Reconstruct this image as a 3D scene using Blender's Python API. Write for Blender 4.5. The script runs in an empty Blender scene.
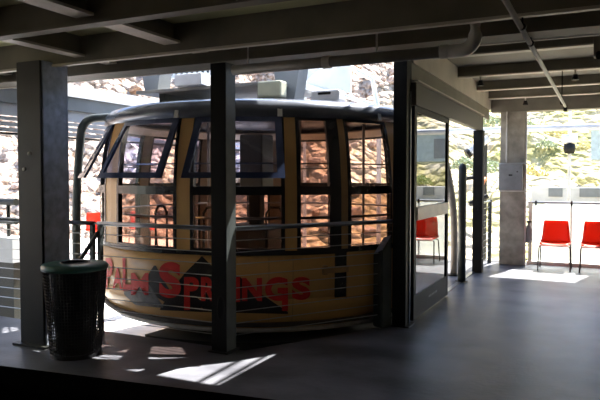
import bpy, bmesh, math, random
from mathutils import Vector, Matrix, noise
random.seed(7)
PI = math.pi
S = bpy.context.scene
COL = S.collection

# ------------------------------------------------------------------ camera
EYE = 1.53
FPX = 620.0
TH = math.atan2(300, 620)           # the building is turned 25.8 degrees to the view
PIT = math.atan2(23, 620)
cd = bpy.data.cameras.new('camera'); cam = bpy.data.objects.new('camera', cd); COL.objects.link(cam)
cam.location = (0, 0, EYE)
cam.rotation_euler = (PI / 2 - PIT, 0, TH)
cd.sensor_width = 36; cd.lens = 36 * FPX / 600; cd.clip_start = 0.05; cd.clip_end = 500
S.camera = cam

# ------------------------------------------------------------------ world, sun, exposure
w = bpy.data.worlds.new('sky'); S.world = w; w.use_nodes = True
wn = w.node_tree.nodes; wl = w.node_tree.links
bg = wn['Background']
sky = wn.new('ShaderNodeTexSky'); sky.sky_type = 'NISHITA'
sky.sun_disc = False; sky.sun_elevation = math.radians(56); sky.sun_rotation = math.radians(10)
sky.air_density = 1.0; sky.dust_density = 0.8; sky.ozone_density = 1.6
wl.new(sky.outputs[0], bg.inputs[0]); bg.inputs[1].default_value = 0.31
sd = bpy.data.lights.new('sun', 'SUN'); sun = bpy.data.objects.new('sun', sd); COL.objects.link(sun)
sd.energy = 16.0; sd.angle = math.radians(0.5); sd.color = (1.0, 0.95, 0.88)
SUNV = Vector((-0.25, -1.0, -1.5)).normalized()
sun.rotation_euler = SUNV.to_track_quat('-Z', 'Y').to_euler()
sun.location = (2, 20, 30)
S.view_settings.view_transform = 'Standard'; S.view_settings.look = 'None'
S.view_settings.gamma = 1; S.view_settings.use_curve_mapping = False
S.view_settings.exposure = 1.0

# ------------------------------------------------------------------ materials
def mat(name, col, rough=0.6, metal=0.0, col2=None, scale=8.0, bump=0.0, detail=4, spec=0.5, bscale=None, lo=0.35, hi=0.65, stretch=None):
    m = bpy.data.materials.new(name); m.use_nodes = True
    n = m.node_tree.nodes; l = m.node_tree.links; b = n['Principled BSDF']
    b.inputs['Base Color'].default_value = (*col, 1)
    b.inputs['Roughness'].default_value = rough; b.inputs['Metallic'].default_value = metal
    b.inputs['Specular IOR Level'].default_value = spec
    tc = n.new('ShaderNodeTexCoord')
    vec = tc.outputs['Object']
    if stretch:
        mp = n.new('ShaderNodeMapping'); mp.inputs['Scale'].default_value = stretch
        l.new(vec, mp.inputs[0]); vec = mp.outputs[0]
    nt = n.new('ShaderNodeTexNoise'); nt.inputs['Scale'].default_value = scale; nt.inputs['Detail'].default_value = detail
    l.new(vec, nt.inputs['Vector'])
    r = n.new('ShaderNodeValToRGB'); c2 = col2 or tuple(c * 0.8 for c in col)
    r.color_ramp.elements[0].color = (*c2, 1); r.color_ramp.elements[1].color = (*col, 1)
    r.color_ramp.elements[0].position = lo; r.color_ramp.elements[1].position = hi
    l.new(nt.outputs['Fac'], r.inputs[0]); l.new(r.outputs[0], b.inputs['Base Color'])
    if bump:
        n2 = n.new('ShaderNodeTexNoise'); n2.inputs['Scale'].default_value = bscale or scale * 3; n2.inputs['Detail'].default_value = 5
        l.new(vec, n2.inputs['Vector'])
        bp = n.new('ShaderNodeBump'); bp.inputs['Strength'].default_value = bump; bp.inputs['Distance'].default_value = 0.02
        l.new(n2.outputs['Fac'], bp.inputs['Height']); l.new(bp.outputs[0], b.inputs['Normal'])
    return m

def glass(name, tint, ior=1.5, rough=0.0, haze=0.0, hcol=(.8, .8, .8)):
    m = bpy.data.materials.new(name); m.use_nodes = True
    n = m.node_tree.nodes; l = m.node_tree.links; n.remove(n['Principled BSDF'])
    o = n['Material Output']; t = n.new('ShaderNodeBsdfTransparent'); t.inputs[0].default_value = (*tint, 1)
    g = n.new('ShaderNodeBsdfGlossy'); g.inputs['Roughness'].default_value = rough
    f = n.new('ShaderNodeFresnel'); f.inputs[0].default_value = ior
    mx = n.new('ShaderNodeMixShader'); l.new(g.outputs[0], mx.inputs[2])
    ge = n.new('ShaderNodeNewGeometry'); sb = n.new('ShaderNodeMath'); sb.operation = 'SUBTRACT'; sb.inputs[0].default_value = 1
    l.new(ge.outputs['Backfacing'], sb.inputs[1]); mu = n.new('ShaderNodeMath'); mu.operation = 'MULTIPLY'
    l.new(sb.outputs[0], mu.inputs[0]); l.new(f.outputs[0], mu.inputs[1]); l.new(mu.outputs[0], mx.inputs[0])
    if haze:
        d = n.new('ShaderNodeBsdfDiffuse'); d.inputs[0].default_value = (*hcol, 1)
        tl = n.new('ShaderNodeBsdfTranslucent'); tl.inputs[0].default_value = (*hcol, 1)
        ad = n.new('ShaderNodeMixShader'); ad.inputs[0].default_value = 0.6
        l.new(d.outputs[0], ad.inputs[1]); l.new(tl.outputs[0], ad.inputs[2])
        m2 = n.new('ShaderNodeMixShader'); m2.inputs[0].default_value = haze
        l.new(t.outputs[0], m2.inputs[1]); l.new(ad.outputs[0], m2.inputs[2]); l.new(m2.outputs[0], mx.inputs[1])
    else:
        l.new(t.outputs[0], mx.inputs[1])
    l.new(mx.outputs[0], o.inputs[0])
    return m

def floor_mat():
    m = mat('floor_concrete', (0.155, 0.16, 0.185), 0.4, 0, (0.045, 0.047, 0.058), 1.3, 0.12, 12, 0.5, 20, 0.38, 0.62, (1.0, 1.25, 1))
    return m

M = {}
M['floor'] = floor_mat()
M['slab'] = mat('pale_concrete', (0.72, 0.70, 0.66), 0.85, 0, (0.58, 0.56, 0.52), 3, 0.2)
M['steel_dark'] = mat('dark_painted_steel', (0.024, 0.026, 0.021), 0.45, 0, (0.015, 0.017, 0.013), 6)
M['steel_black'] = mat('black_steel', (0.009, 0.010, 0.010), 0.55, 0, (0.006, 0.006, 0.006), 6, spec=0.25)
M['steel_green'] = mat('grey_green_steel', (0.075, 0.09, 0.09), 0.42, 0.1, (0.05, 0.062, 0.064), 9)
M['steel_column'] = mat('sky_lit_blue_grey_steel', (0.50, 0.57, 0.70), 0.45, 0.1, (0.33, 0.38, 0.48), 14)  # light on the column's side face put into the base colour
M['beam'] = mat('brown_grey_beam_paint', (0.22, 0.20, 0.16), 0.6, 0, (0.16, 0.148, 0.118), 4)
M['flange'] = mat('lit_edge_flange', (0.72, 0.66, 0.57), 0.5, 0, (0.58, 0.53, 0.46), 5)  # beam edges catching light, put into a paler flange colour
M['joist'] = mat('taupe_joist_paint', (0.24, 0.225, 0.18), 0.6, 0, (0.19, 0.175, 0.14), 4)
M['deck'] = mat('olive_ceiling_deck', (0.62, 0.61, 0.34), 0.7, 0, (0.5, 0.49, 0.26), 2)
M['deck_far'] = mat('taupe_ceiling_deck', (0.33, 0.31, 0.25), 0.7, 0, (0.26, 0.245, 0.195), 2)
M['bounce_white'] = mat('white_bounce_boards', (0.8, 0.78, 0.72), 0.7)  # white underside of the added sun blocker, bounces light down
M['soffit'] = mat('cream_soffit', (0.62, 0.57, 0.48), 0.6, 0, (0.52, 0.48, 0.40), 3)
M['wall'] = mat('grey_wall_paint', (0.55, 0.52, 0.46), 0.8)
M['sill'] = mat('black_sill', (0.008, 0.008, 0.008), 1.0, spec=0.0)
M['concrete_col'] = mat('weathered_concrete_column', (0.42, 0.39, 0.33), 0.85, 0, (0.22, 0.205, 0.17), 5, 0.5, 8)
M['header'] = mat('brown_header_panel', (0.055, 0.047, 0.037), 0.5, 0, (0.045, 0.038, 0.03), 3)
M['header_pale'] = mat('pale_header_panel', (0.62, 0.64, 0.66), 0.5, 0, (0.5, 0.52, 0.54), 3)
M['header_mid'] = mat('grey_header_panel', (0.22, 0.23, 0.23), 0.5, 0, (0.17, 0.18, 0.18), 3)
M['slat'] = mat('light_grey_slat', (0.62, 0.62, 0.6), 0.5)
M['chrome'] = mat('steel_cable', (0.62, 0.64, 0.66), 0.3, 0.9)
M['rail'] = mat('handrail_steel', (0.30, 0.33, 0.36), 0.28, 0.8, (0.2, 0.22, 0.25), 5)
M['pipe'] = mat('pale_pipe_paint', (0.72, 0.69, 0.64), 0.4, 0.0, (0.60, 0.58, 0.54), 6)
M['pipe_dark'] = mat('grey_pipe_paint', (0.33, 0.32, 0.29), 0.4, 0.1, (0.25, 0.24, 0.22), 6)
M['tan'] = mat('tan_cabin_paint', (0.74, 0.43, 0.15), 0.28, 0.0, (0.66, 0.38, 0.13), 3)
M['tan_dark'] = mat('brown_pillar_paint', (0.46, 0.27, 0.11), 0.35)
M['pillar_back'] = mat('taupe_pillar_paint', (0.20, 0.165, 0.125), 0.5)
M['cab_black'] = mat('black_window_frame', (0.016, 0.017, 0.02), 0.25)
M['cab_roof'] = mat('glossy_navy_roof', (0.20, 0.22, 0.26), 0.2, 0.5, (0.10, 0.115, 0.15), 2.5)
M['cab_in'] = mat('beige_cabin_lining', (0.40, 0.33, 0.24), 0.6)
M['cab_floor'] = mat('dark_cabin_floor', (0.07, 0.06, 0.05), 0.7)
M['sash'] = mat('blue_black_sash_frame', (0.045, 0.065, 0.14), 0.2, 0.2)  # blue-black, pushed bluer for the sky reflected in the sashes
M['trim_white'] = mat('white_cabin_trim', (0.8, 0.78, 0.72), 0.4)
M['red'] = mat('red_lettering', (0.80, 0.022, 0.014), 0.45)
M['emb_black'] = mat('black_mountain_decal', (0.012, 0.011, 0.01), 0.4)
M['emb_grey'] = mat('grey_mountain_decal', (0.22, 0.22, 0.22), 0.45, 0, (0.10, 0.10, 0.10), 16)
M['bronze_glass'] = glass('bronze_cabin_glass', (0.75, 0.65, 0.60), 1.45)
M['sash_glass'] = glass('sky_tinted_sash_glass', (0.80, 0.83, 0.98), 1.7, 0.02)  # blue tint paints the sky's reflection into the glass
M['door_glass'] = glass('reflective_door_glass', (0.14, 0.15, 0.15), 4.2)
M['clear_glass'] = glass('clear_window_glass', (0.98, 0.98, 0.98), 1.1)
M['sun_gap_glass'] = glass('sun_gap_clear_glass', (0.9, 0.9, 0.9), 1.3)  # panes of the roof openings added for sunlight
M['screen'] = glass('frosted_wind_screen', (0.9, 0.93, 0.92), 1.3, 0.1, 0.5, (0.85, 0.88, 0.86))
M['chair_red'] = mat('red_orange_plastic', (0.86, 0.075, 0.025), 0.35, 0, (0.80, 0.06, 0.02), 3)
_m = M['chair_red']; _n = _m.node_tree.nodes; _l = _m.node_tree.links
_t = _n.new('ShaderNodeBsdfTranslucent'); _t.inputs[0].default_value = (0.9, 0.09, 0.03, 1)
_x = _n.new('ShaderNodeMixShader'); _x.inputs[0].default_value = 0.35
_l.new(_n['Principled BSDF'].outputs[0], _x.inputs[1]); _l.new(_t.outputs[0], _x.inputs[2]); _l.new(_x.outputs[0], _n['Material Output'].inputs[0])
M['chair_edge'] = mat('pink_plastic_edge', (0.85, 0.32, 0.25), 0.4)
M['leg'] = mat('bronze_chair_leg', (0.16, 0.12, 0.10), 0.35, 0.7)
M['bin'] = mat('black_basket_coating', (0.014, 0.014, 0.014), 0.35)
M['bag'] = mat('black_bin_bag', (0.006, 0.006, 0.006), 0.35)
M['lid'] = mat('dark_green_lid', (0.06, 0.17, 0.145), 0.3, 0, (0.045, 0.13, 0.11), 6)
M['boxgrey'] = mat('grey_enclosure_paint', (0.26, 0.27, 0.28), 0.5)
M['white'] = mat('white_equipment_paint', (0.75, 0.76, 0.78), 0.4, 0, (0.6, 0.61, 0.63), 3)
M['yellowish'] = mat('weathered_cream_panel', (0.5, 0.5, 0.36), 0.5, 0, (0.35, 0.36, 0.26), 4)
M['orange'] = mat('orange_brown_paint', (0.5, 0.16, 0.04), 0.4)
M['teal_wall'] = mat('pale_teal_building_paint', (0.42, 0.5, 0.5), 0.7)
M['lens'] = mat('dark_lens', (0.01, 0.01, 0.012), 0.1)
M['leaf'] = mat('yellow_green_foliage', (0.55, 0.58, 0.25), 0.8, 0, (0.26, 0.32, 0.12), 6)
M['leaf2'] = mat('dry_yellow_foliage', (0.75, 0.68, 0.36), 0.8, 0, (0.45, 0.40, 0.2), 6)
M['leaf3'] = mat('grey_green_foliage', (0.45, 0.50, 0.33), 0.8, 0, (0.22, 0.26, 0.16), 6)
M['rock'] = mat('pink_white_boulder', (0.58, 0.47, 0.40), 0.9, 0, (0.26, 0.18, 0.14), 3, 0.8, 8)
M['rock2'] = mat('rust_boulder', (0.46, 0.31, 0.21), 0.9, 0, (0.18, 0.11, 0.075), 3, 0.8, 8)

def hill_mat():
    m = bpy.data.materials.new('desert_hillside'); m.use_nodes = True
    n = m.node_tree.nodes; l = m.node_tree.links; b = n['Principled BSDF']; b.inputs['Roughness'].default_value = 0.95
    b.inputs['Specular IOR Level'].default_value = 0.1
    tc = n.new('ShaderNodeTexCoord')
    v = n.new('ShaderNodeTexVoronoi'); v.inputs['Scale'].default_value = 4.5; v.inputs['Randomness'].default_value = 1
    nd = n.new('ShaderNodeTexNoise'); nd.inputs['Scale'].default_value = 1.2; nd.inputs['Detail'].default_value = 6
    l.new(tc.outputs['Object'], nd.inputs['Vector'])
    mixv = n.new('ShaderNodeMixRGB'); mixv.inputs[0].default_value = 0.35
    l.new(tc.outputs['Object'], mixv.inputs[1]); l.new(nd.outputs['Color'], mixv.inputs[2])
    l.new(mixv.outputs[0], v.inputs['Vector'])
    # rock colours: each stone its own tone, crevice shadow painted dark between
    rr = n.new('ShaderNodeValToRGB'); e = rr.color_ramp.elements
    e[0].position = 0.05; e[0].color = (0.60, 0.49, 0.42, 1); e[1].position = 0.62; e[1].color = (0.10, 0.07, 0.05, 1)
    e2 = rr.color_ramp.elements.new(0.35); e2.color = (0.46, 0.33, 0.25, 1)
    l.new(v.outputs['Distance'], rr.inputs[0])
    n1 = n.new('ShaderNodeTexNoise'); n1.inputs['Scale'].default_value = 7.0; n1.inputs['Detail'].default_value = 8
    l.new(tc.outputs['Object'], n1.inputs['Vector'])
    r1 = n.new('ShaderNodeValToRGB'); e = r1.color_ramp.elements
    e[0].position = 0.38; e[0].color = (0.16, 0.11, 0.08, 1); e[1].position = 0.55; e[1].color = (0.6, 0.5, 0.43, 1)
    l.new(n1.outputs['Fac'], r1.inputs[0])
    mr = n.new('ShaderNodeMixRGB'); mr.inputs[0].default_value = 0.55; l.new(rr.outputs[0], mr.inputs[1]); l.new(r1.outputs[0], mr.inputs[2])
    # sandy ground with low green and yellow growth towards the right
    n2 = n.new('ShaderNodeTexNoise'); n2.inputs['Scale'].default_value = 0.55; n2.inputs['Detail'].default_value = 9; n2.inputs['Roughness'].default_value = 0.65
    l.new(tc.outputs['Object'], n2.inputs['Vector'])
    r2 = n.new('ShaderNodeValToRGB'); e = r2.color_ramp.elements
    e[0].position = 0.36; e[0].color = (0.20, 0.20, 0.08, 1); e[1].position = 0.58; e[1].color = (0.58, 0.50, 0.37, 1)
    e2 = r2.color_ramp.elements.new(0.47); e2.color = (0.42, 0.37, 0.17, 1)
    l.new(n2.outputs['Fac'], r2.inputs[0])
    sx = n.new('ShaderNodeSeparateXYZ'); l.new(tc.outputs['Object'], sx.inputs[0])
    # left/right split along the line X = -4 - noise
    mm = n.new('ShaderNodeMapRange'); mm.inputs[1].default_value = -9; mm.inputs[2].default_value = -3
    l.new(sx.outputs[0], mm.inputs[0])
    mx = n.new('ShaderNodeMixRGB'); l.new(mm.outputs[0], mx.inputs[0]); l.new(mr.outputs[0], mx.inputs[1]); l.new(r2.outputs[0], mx.inputs[2])
    l.new(mx.outputs[0], b.inputs['Base Color'])
    bp = n.new('ShaderNodeBump'); bp.inputs['Strength'].default_value = 0.9; bp.inputs['Distance'].default_value = 0.3; bp.invert = True
    l.new(v.outputs['Distance'], bp.inputs['Height']); l.new(bp.outputs[0], b.inputs['Normal'])
    return m
M['hill'] = hill_mat()

# ------------------------------------------------------------------ helpers
def V(*a): return Vector(a)
def obj(name, bm, m, parent=None, smooth=False):
    bmesh.ops.recalc_face_normals(bm, faces=bm.faces)
    me = bpy.data.meshes.new(name); bm.to_mesh(me); bm.free()
    if isinstance(m, (list, tuple)):
        for q in m: me.materials.append(q)
    else: me.materials.append(m)
    if smooth:
        for p in me.polygons: p.use_smooth = True
    o = bpy.data.objects.new(name, me); COL.objects.link(o)
    if parent is not None:
        o.parent = parent
        o.matrix_parent_inverse = parent.matrix_basis.inverted()
    return o
def thing(name, label, cat, loc=(0, 0, 0), rotz=0, group=None):
    o = bpy.data.objects.new(name, None); o.empty_display_size = 0.1
    o.location = loc; o.rotation_euler = (0, 0, rotz); COL.objects.link(o)
    o['label'] = label; o['category'] = cat
    if group: o['group'] = group
    return o
def tag(o, label, cat, group=None):
    o['label'] = label; o['category'] = cat
    if group: o['group'] = group
    return o
def struct(name, bm, m, **k):
    o = obj(name, bm, m, **k); o['kind'] = 'structure'; return o
def dup(root, loc=None, rotz=None, label=None, group=None):
    r = root.copy(); COL.objects.link(r)
    if loc is not None: r.location = loc
    if rotz is not None: r.rotation_euler = (0, 0, rotz)
    if label: r['label'] = label
    if group: r['group'] = group
    for ch in list(root.children):
        c = ch.copy(); COL.objects.link(c); c.parent = r
        for g in list(ch.children):
            d = g.copy(); COL.objects.link(d); d.parent = c
    return r
def B(): return bmesh.new()
def box(bm, x0, x1, y0, y1, z0, z1, bev=0.0, mi=0):
    r = bmesh.ops.create_cube(bm, size=1)
    for v in r['verts']:
        v.co = Vector((x0 + (v.co.x + .5) * (x1 - x0), y0 + (v.co.y + .5) * (y1 - y0), z0 + (v.co.z + .5) * (z1 - z0)))
    fs = set(f for v in r['verts'] for f in v.link_faces)
    for f in fs: f.material_index = mi
    if bev:
        es = list(set(e for v in r['verts'] for e in v.link_edges))
        bmesh.ops.bevel(bm, geom=es, offset=bev, segments=2, affect='EDGES', profile=.5)
    return bm
def obox(bm, a, b, wid, z0, z1, bev=0.0):
    """box standing along the plan segment a-b"""
    a = Vector((a[0], a[1], 0)); b = Vector((b[0], b[1], 0)); d = (b - a); L = d.length; d.normalize(); n = Vector((-d.y, d.x, 0))
    r = bmesh.ops.create_cube(bm, size=1)
    for v in r['verts']:
        p = a + d * ((v.co.x + .5) * L) + n * (v.co.y * wid); p.z = z0 + (v.co.z + .5) * (z1 - z0); v.co = p
    if bev:
        es = list(set(e for v in r['verts'] for e in v.link_edges))
        bmesh.ops.bevel(bm, geom=es, offset=bev, segments=2, affect='EDGES')
    return bm
def tube(bm, pts, r, seg=10, cap=True):
    pts = [Vector(p) for p in pts]; rings = []
    for i, p in enumerate(pts):
        if i == 0: t = pts[1] - p
        elif i == len(pts) - 1: t = p - pts[-2]
        else: t = (pts[i + 1] - p).normalized() + (p - pts[i - 1]).normalized()
        t.normalize()
        u = t.cross(Vector((0, 0, 1)))
        if u.length < 1e-3: u = t.cross(Vector((0, 1, 0)))
        u.normalize(); w_ = t.cross(u).normalized()
        rr = r[i] if isinstance(r, (list, tuple)) else r
        rings.append([bm.verts.new(p + (u * math.cos(2 * PI * k / seg) + w_ * math.sin(2 * PI * k / seg)) * rr) for k in range(seg)])
    for a, b in zip(rings, rings[1:]):
        for k in range(seg): bm.faces.new((a[k], a[(k + 1) % seg], b[(k + 1) % seg], b[k]))
    if cap:
        bm.faces.new(rings[0][::-1]); bm.faces.new(rings[-1])
    return bm
def smooth_path(pts, n=6):
    P = [Vector(p) for p in pts]; out = []
    for i in range(len(P) - 1):
        p0 = P[max(i - 1, 0)]; p1 = P[i]; p2 = P[i + 1]; p3 = P[min(i + 2, len(P) - 1)]
        for k in range(n):
            t = k / n
            out.append(0.5 * ((2 * p1) + (p2 - p0) * t + (2 * p0 - 5 * p1 + 4 * p2 - p3) * t * t + (3 * p1 - p0 - 3 * p2 + p3) * t ** 3))
    out.append(P[-1]); return out
def round_corner(a, b, c, r, n=8):
    """path from a via a rounded corner at b to c"""
    a, b, c = Vector(a), Vector(b), Vector(c)
    u = (a - b).normalized(); v = (c - b).normalized()
    p = b + u * r; q = b + v * r
    return [a] + [p.lerp(b, t).lerp(b.lerp(q, t), t) for t in [k / n for k in range(n + 1)]] + [c]
def lathe(bm, prof, cx=0, cy=0, seg=48, cap0=False, cap1=False):
    rings = []
    for r, z in prof: rings.append([bm.verts.new((cx + r * math.sin(2 * PI * k / seg), cy - r * math.cos(2 * PI * k / seg), z)) for k in range(seg)])
    for a, b in zip(rings, rings[1:]):
        for k in range(seg): bm.faces.new((a[k], a[(k + 1) % seg], b[(k + 1) % seg], b[k]))
    if cap0: bm.faces.new(rings[0][::-1])
    if cap1: bm.faces.new(rings[-1])
    return bm
def prism(bm, poly, z0, z1):
    a = [bm.verts.new((x, y, z0)) for x, y in poly]; b = [bm.verts.new((x, y, z1)) for x, y in poly]
    n = len(poly)
    bm.faces.new(a[::-1]); bm.faces.new(b)
    for i in range(n): bm.faces.new((a[i], a[(i + 1) % n], b[(i + 1) % n], b[i]))
    return bm

def at(px, py, dep):
    """point in plan axes from a bearing and a horizontal distance in front of the viewpoint"""
    lat = (px - 300) / FPX * dep; c_, s_ = math.cos(TH), math.sin(TH)
    return Vector((lat * c_ - dep * s_, lat * s_ + dep * c_, EYE + (177 - py) / FPX * dep))

# plan constants (metres): X runs along the front edge of the dock, Y along the boarding doors
YE = 4.66            # front edge of the floor at the dock
XD = -1.76           # line of the boarding doors
CX, CY = -3.90, 7.0  # cabin centre

# ------------------------------------------------------------------ structure
bm = B()
prism(bm, [(-9.5, 1.2), (3.4, 1.2), (3.4, 11.75), (-2.3, 11.75), (-2.9, 10.6), (-1.86, 8.3), (-1.82, 6.24), (-2.80, YE), (-9.5, YE)], -0.35, 0)
struct('floor', bm, M['floor'])
bm = B(); box(bm, -9.0, 3.4, -2.2, 1.2, -0.35, 0); struct('floor_booth', bm, M['wall'])
bm = B(); box(bm, -26, 9, 4.0, 12.4, -0.75, -0.62); box(bm, -26, -9.5, 1, 4.0, -0.75, -0.62)
struct('floor_dock', bm, M['slab'])
bm = B(); box(bm, -13.5, -7.7, 6.0, 12.2, -0.62, 0.0); struct('floor_far_platform', bm, M['slab'])

# ceiling: deck plus the roof over the booth
bm = B(); box(bm, -9.5, 3.4, 1.2, YE - 0.15, 2.76, 2.86); box(bm, -9.5, 3.4, YE - .15, YE + 0.1, 3.0, 3.1); 
struct('ceiling', bm, M['deck'])
bm = B(); box(bm, XD - 0.1, 3.4, YE + 0.1, 11.7, 3.0, 3.1); struct('ceiling_platform', bm, M['deck_far'])
bm = B(); box(bm, -9.5, XD - 0.24, YE + 0.1, 5.74, 2.93, 3.0); box(bm, XD - 0.24, XD - 0.1, YE + 0.1, 11.7, 2.93, 3.0)
struct('ceiling_sun_blocker', bm, M['bounce_white'])  # unseen roof strips added to cut the sun patch on the floor
bm = B(); box(bm, -9.5, 3.4, -2.2, 1.2, 2.75, 2.85); struct('ceiling_booth', bm, M['wall'])
bm = B(); box(bm, -9.2, 3.4, -2.3, -2.2, 0, 2.8); struct('wall_back', bm, M['wall'])
bm = B(); box(bm, 3.4, 3.5, -2.3, 11.7, 0, 3.1); struct('wall_right', bm, M['wall'])
bm = B(); box(bm, -9.2, -9.1, -2.2, 1.2, 0, 2.8); struct('wall_left', bm, M['wall'])

# the booth window the view is taken through: low wall, sill, frame, pane
bm = B(); box(bm, -9.0, 3.4, 1.14, 1.28, 0, 0.82); box(bm, -9.0, 3.4, 1.14, 1.28, 2.62, 2.8); struct('wall_front', bm, M['wall'])
bm = B(); prism(bm, [(-5.0, .95), (3.3, .95), (3.3, 2.03), (-5.0, 1.02)], 0.82, 0.900); box(bm, -5.0, 3.3, 1.22, 1.30, 0.90, 0.925, 0.004)
struct('trim_1', bm, M['sill'])
bm = B(); box(bm, -5.0, 3.3, 1.24, 1.28, 2.56, 2.62); box(bm, 3.24, 3.3, 1.24, 1.28, .9, 2.6); box(bm, -5, -4.94, 1.24, 1.28, .9, 2.6)
wf = struct('window_1', bm, M['sill'])
bm = B(); box(bm, -4.94, 3.24, 1.255, 1.261, 0.905, 2.56)
pane = obj('pane', bm, M['clear_glass'], wf)
bm = B(); box(bm, -9.0, -5.0, 1.14, 1.28, .82, 2.62); struct('wall_front_side', bm, M['wall'])

# soffit above the boarding doors and its header
bm = B(); box(bm, XD - 0.12, XD + 0.02, YE + 0.12, 11.6, 2.86, 3.0)
struct('trim_2', bm, M['soffit'])
hd = thing('door_header', 'long brown panelled header box above the glass boarding door', 'header', (XD, 8.3, 2.26))
bm = B(); box(bm, XD - 0.03, XD + 0.05, 6.27, 10.3, 2.27, 2.5); obj('lower_panel', bm, M['header'], hd)
bm = B(); box(bm, XD - 0.03, XD + 0.03, 6.27, 10.3, 2.5, 2.51)
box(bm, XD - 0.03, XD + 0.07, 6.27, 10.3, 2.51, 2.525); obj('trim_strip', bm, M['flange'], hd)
bm = B(); box(bm, XD - 0.03, XD + 0.0, 6.27, 11.2, 2.525, 2.70); obj('middle_panel', bm, M['joist'], hd)
bm = B(); box(bm, XD - 0.05, XD + 0.02, 6.27, 11.3, 2.70, 2.86); obj('upper_panel', bm, M['soffit'], hd)

def ibeam(name, label, a, b, zb, zt, wid=0.14, m='beam', fm='flange', flange=0.02, group=None):
    t = thing(name, label, 'beam', (a[0], a[1], zb), 0, group)
    bm = B(); obox(bm, a, b, 0.03, zb + flange, zt - 0.0); obj('web', bm, M[m], t)
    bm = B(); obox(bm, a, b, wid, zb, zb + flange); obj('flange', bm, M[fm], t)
    return t
# main edge beam above the post (closed box), with plates
mb = thing('edge_beam', 'deep dark brown edge beam above the dock, carried by the black post', 'beam', (-3, 4.62, 2.5))
bm = B(); box(bm, -9.3, 3.3, 4.50, 4.72, 2.53, 3.0); obj('web', bm, M['beam'], mb)
bm = B(); box(bm, -9.3, 3.3, 4.47, 4.73, 2.505, 2.53); obj('bottom_plate', bm, M['beam'], mb)
bm = B(); box(bm, -9.3, 3.3, 4.73, 4.76, 2.50, 2.53); obj('flange', bm, M['flange'], mb)  # pale lip paints the lit far edge of the beam
ibeam('roof_joist', 'brown joist just in front of the edge beam, above the left column', (-9.3, 4.10), (3.3, 4.10), 2.52, 2.76, 0.05)
ibeam('roof_joist', 'slender dark joist crossing nearest the top of the view', (-9.3, 3.16), (3.3, 3.16), 2.54, 2.76, 0.10, 'beam', 'beam')
ibeam('roof_joist', 'brown joist above the booth window front', (-9.3, 2.25), (3.3, 2.25), 2.54, 2.76, 0.10)
# beams running away from the view on the left
ibeam('cross_beam', 'pale flanged cross beam running to the top of the black post', (-3.12, 1.4), (-3.12, 4.48), 2.60, 2.76, 0.16)
ibeam('cross_beam', 'cross beam running to the left column top', (-4.12, 1.4), (-4.12, 4.48), 2.58, 2.76, 0.12)
ibeam('cross_beam', 'dark cross beam left of the left column', (-5.5, 1.4), (-5.5, 4.48), 2.58, 2.76, 0.12, 'beam', 'beam')
# far joists
jn = ['taupe ceiling joist nearest the edge beam, over the drain pipe elbow', 'taupe ceiling joist second behind the edge beam',
      'taupe ceiling joist third behind the edge beam', 'taupe ceiling joist fourth behind the edge beam', 'taupe ceiling joist just before the concrete column']
for k, (y, zb) in enumerate([(5.65, 2.88), (7.05, 2.88), (8.45, 2.86), (9.86, 2.86), (11.0, 2.86)]):
    t = thing('ceiling_joist', jn[k], 'joist', (0, y, zb))
    bm = B(); box(bm, XD + 0.02, 3.3, y, y + 0.10, zb + 0.015, 3.0); obj('web', bm, M['joist'], t)
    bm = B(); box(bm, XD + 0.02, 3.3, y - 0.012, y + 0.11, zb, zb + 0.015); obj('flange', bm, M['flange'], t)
bm = B(); box(bm, XD + 0.02, 3.3, 11.3, 11.55, 2.66, 3.0)
tag(obj('end_beam', bm, M['joist']), 'taupe beam lying on top of the concrete column', 'beam')

# ------------------------------------------------------------------ columns
t = thing('steel_column', 'wide blue grey steel column left of the litter bin', 'column', (-4.6, 4.1, 0))
bm = B(); box(bm, -4.75, -4.46, 3.95, 3.975, 0, 2.56, 0.003); obj('front_plate', bm, M['steel_dark'], t)
bm = B(); box(bm, -4.475, -4.45, 3.975, 4.24, 0, 2.56, 0.003); box(bm, -4.75, -4.725, 3.975, 4.24, 0, 2.56, 0.003); box(bm, -4.75, -4.45, 4.24, 4.26, 0, 2.56)
obj('side_plate', bm, M['steel_column'], t)  # side face coloured paler than the front for the light falling there
bm = B(); tube(bm, [(-4.60, 3.952, 1.74), (-4.60, 3.94, 1.74)], 0.016, 10); obj('pale_disc', bm, M['slat'], t)  # small pale disc on the front plate
bm = B(); tube(bm, [(-4.67, 3.952, 1.60), (-4.67, 3.94, 1.60)], 0.016, 10); obj('pale_disc', bm, M['slat'], t)
bm = B(); box(bm, -4.80, -4.40, 3.90, 4.31, 0, 0.02); obj('base_plate', bm, M['steel_dark'], t)

t = thing('steel_post', 'black steel post standing before the middle of the cabin', 'post', (-2.95, 4.58, 0))
bm = B(); box(bm, -3.035, -2.885, 4.50, 4.52, 0.015, 2.505, 0.002); box(bm, -3.035, -2.885, 4.64, 4.66, 0.015, 2.505, 0.002); box(bm, -2.97, -2.95, 4.52, 4.64, 0.015, 2.505)
obj('shaft', bm, M['steel_black'], t)
bm = B(); box(bm, -2.888, -2.88, 4.505, 4.655, 0.015, 2.505); obj('edge_strip', bm, M['steel_green'], t)
bm = B(); box(bm, -3.06, -2.86, 4.48, 4.68, 0, 0.015); obj('base_plate', bm, M['steel_dark'], t)
bm = B(); pts = [(-2.93 + 0.035 * math.cos(a), 4.485, 0.40 + 0.10 * math.sin(a)) for a in [2 * PI * k / 16 for k in range(17)]]
tube(bm, pts, 0.006, 6, False); obj('cable_loop', bm, M['steel_black'], t)

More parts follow.
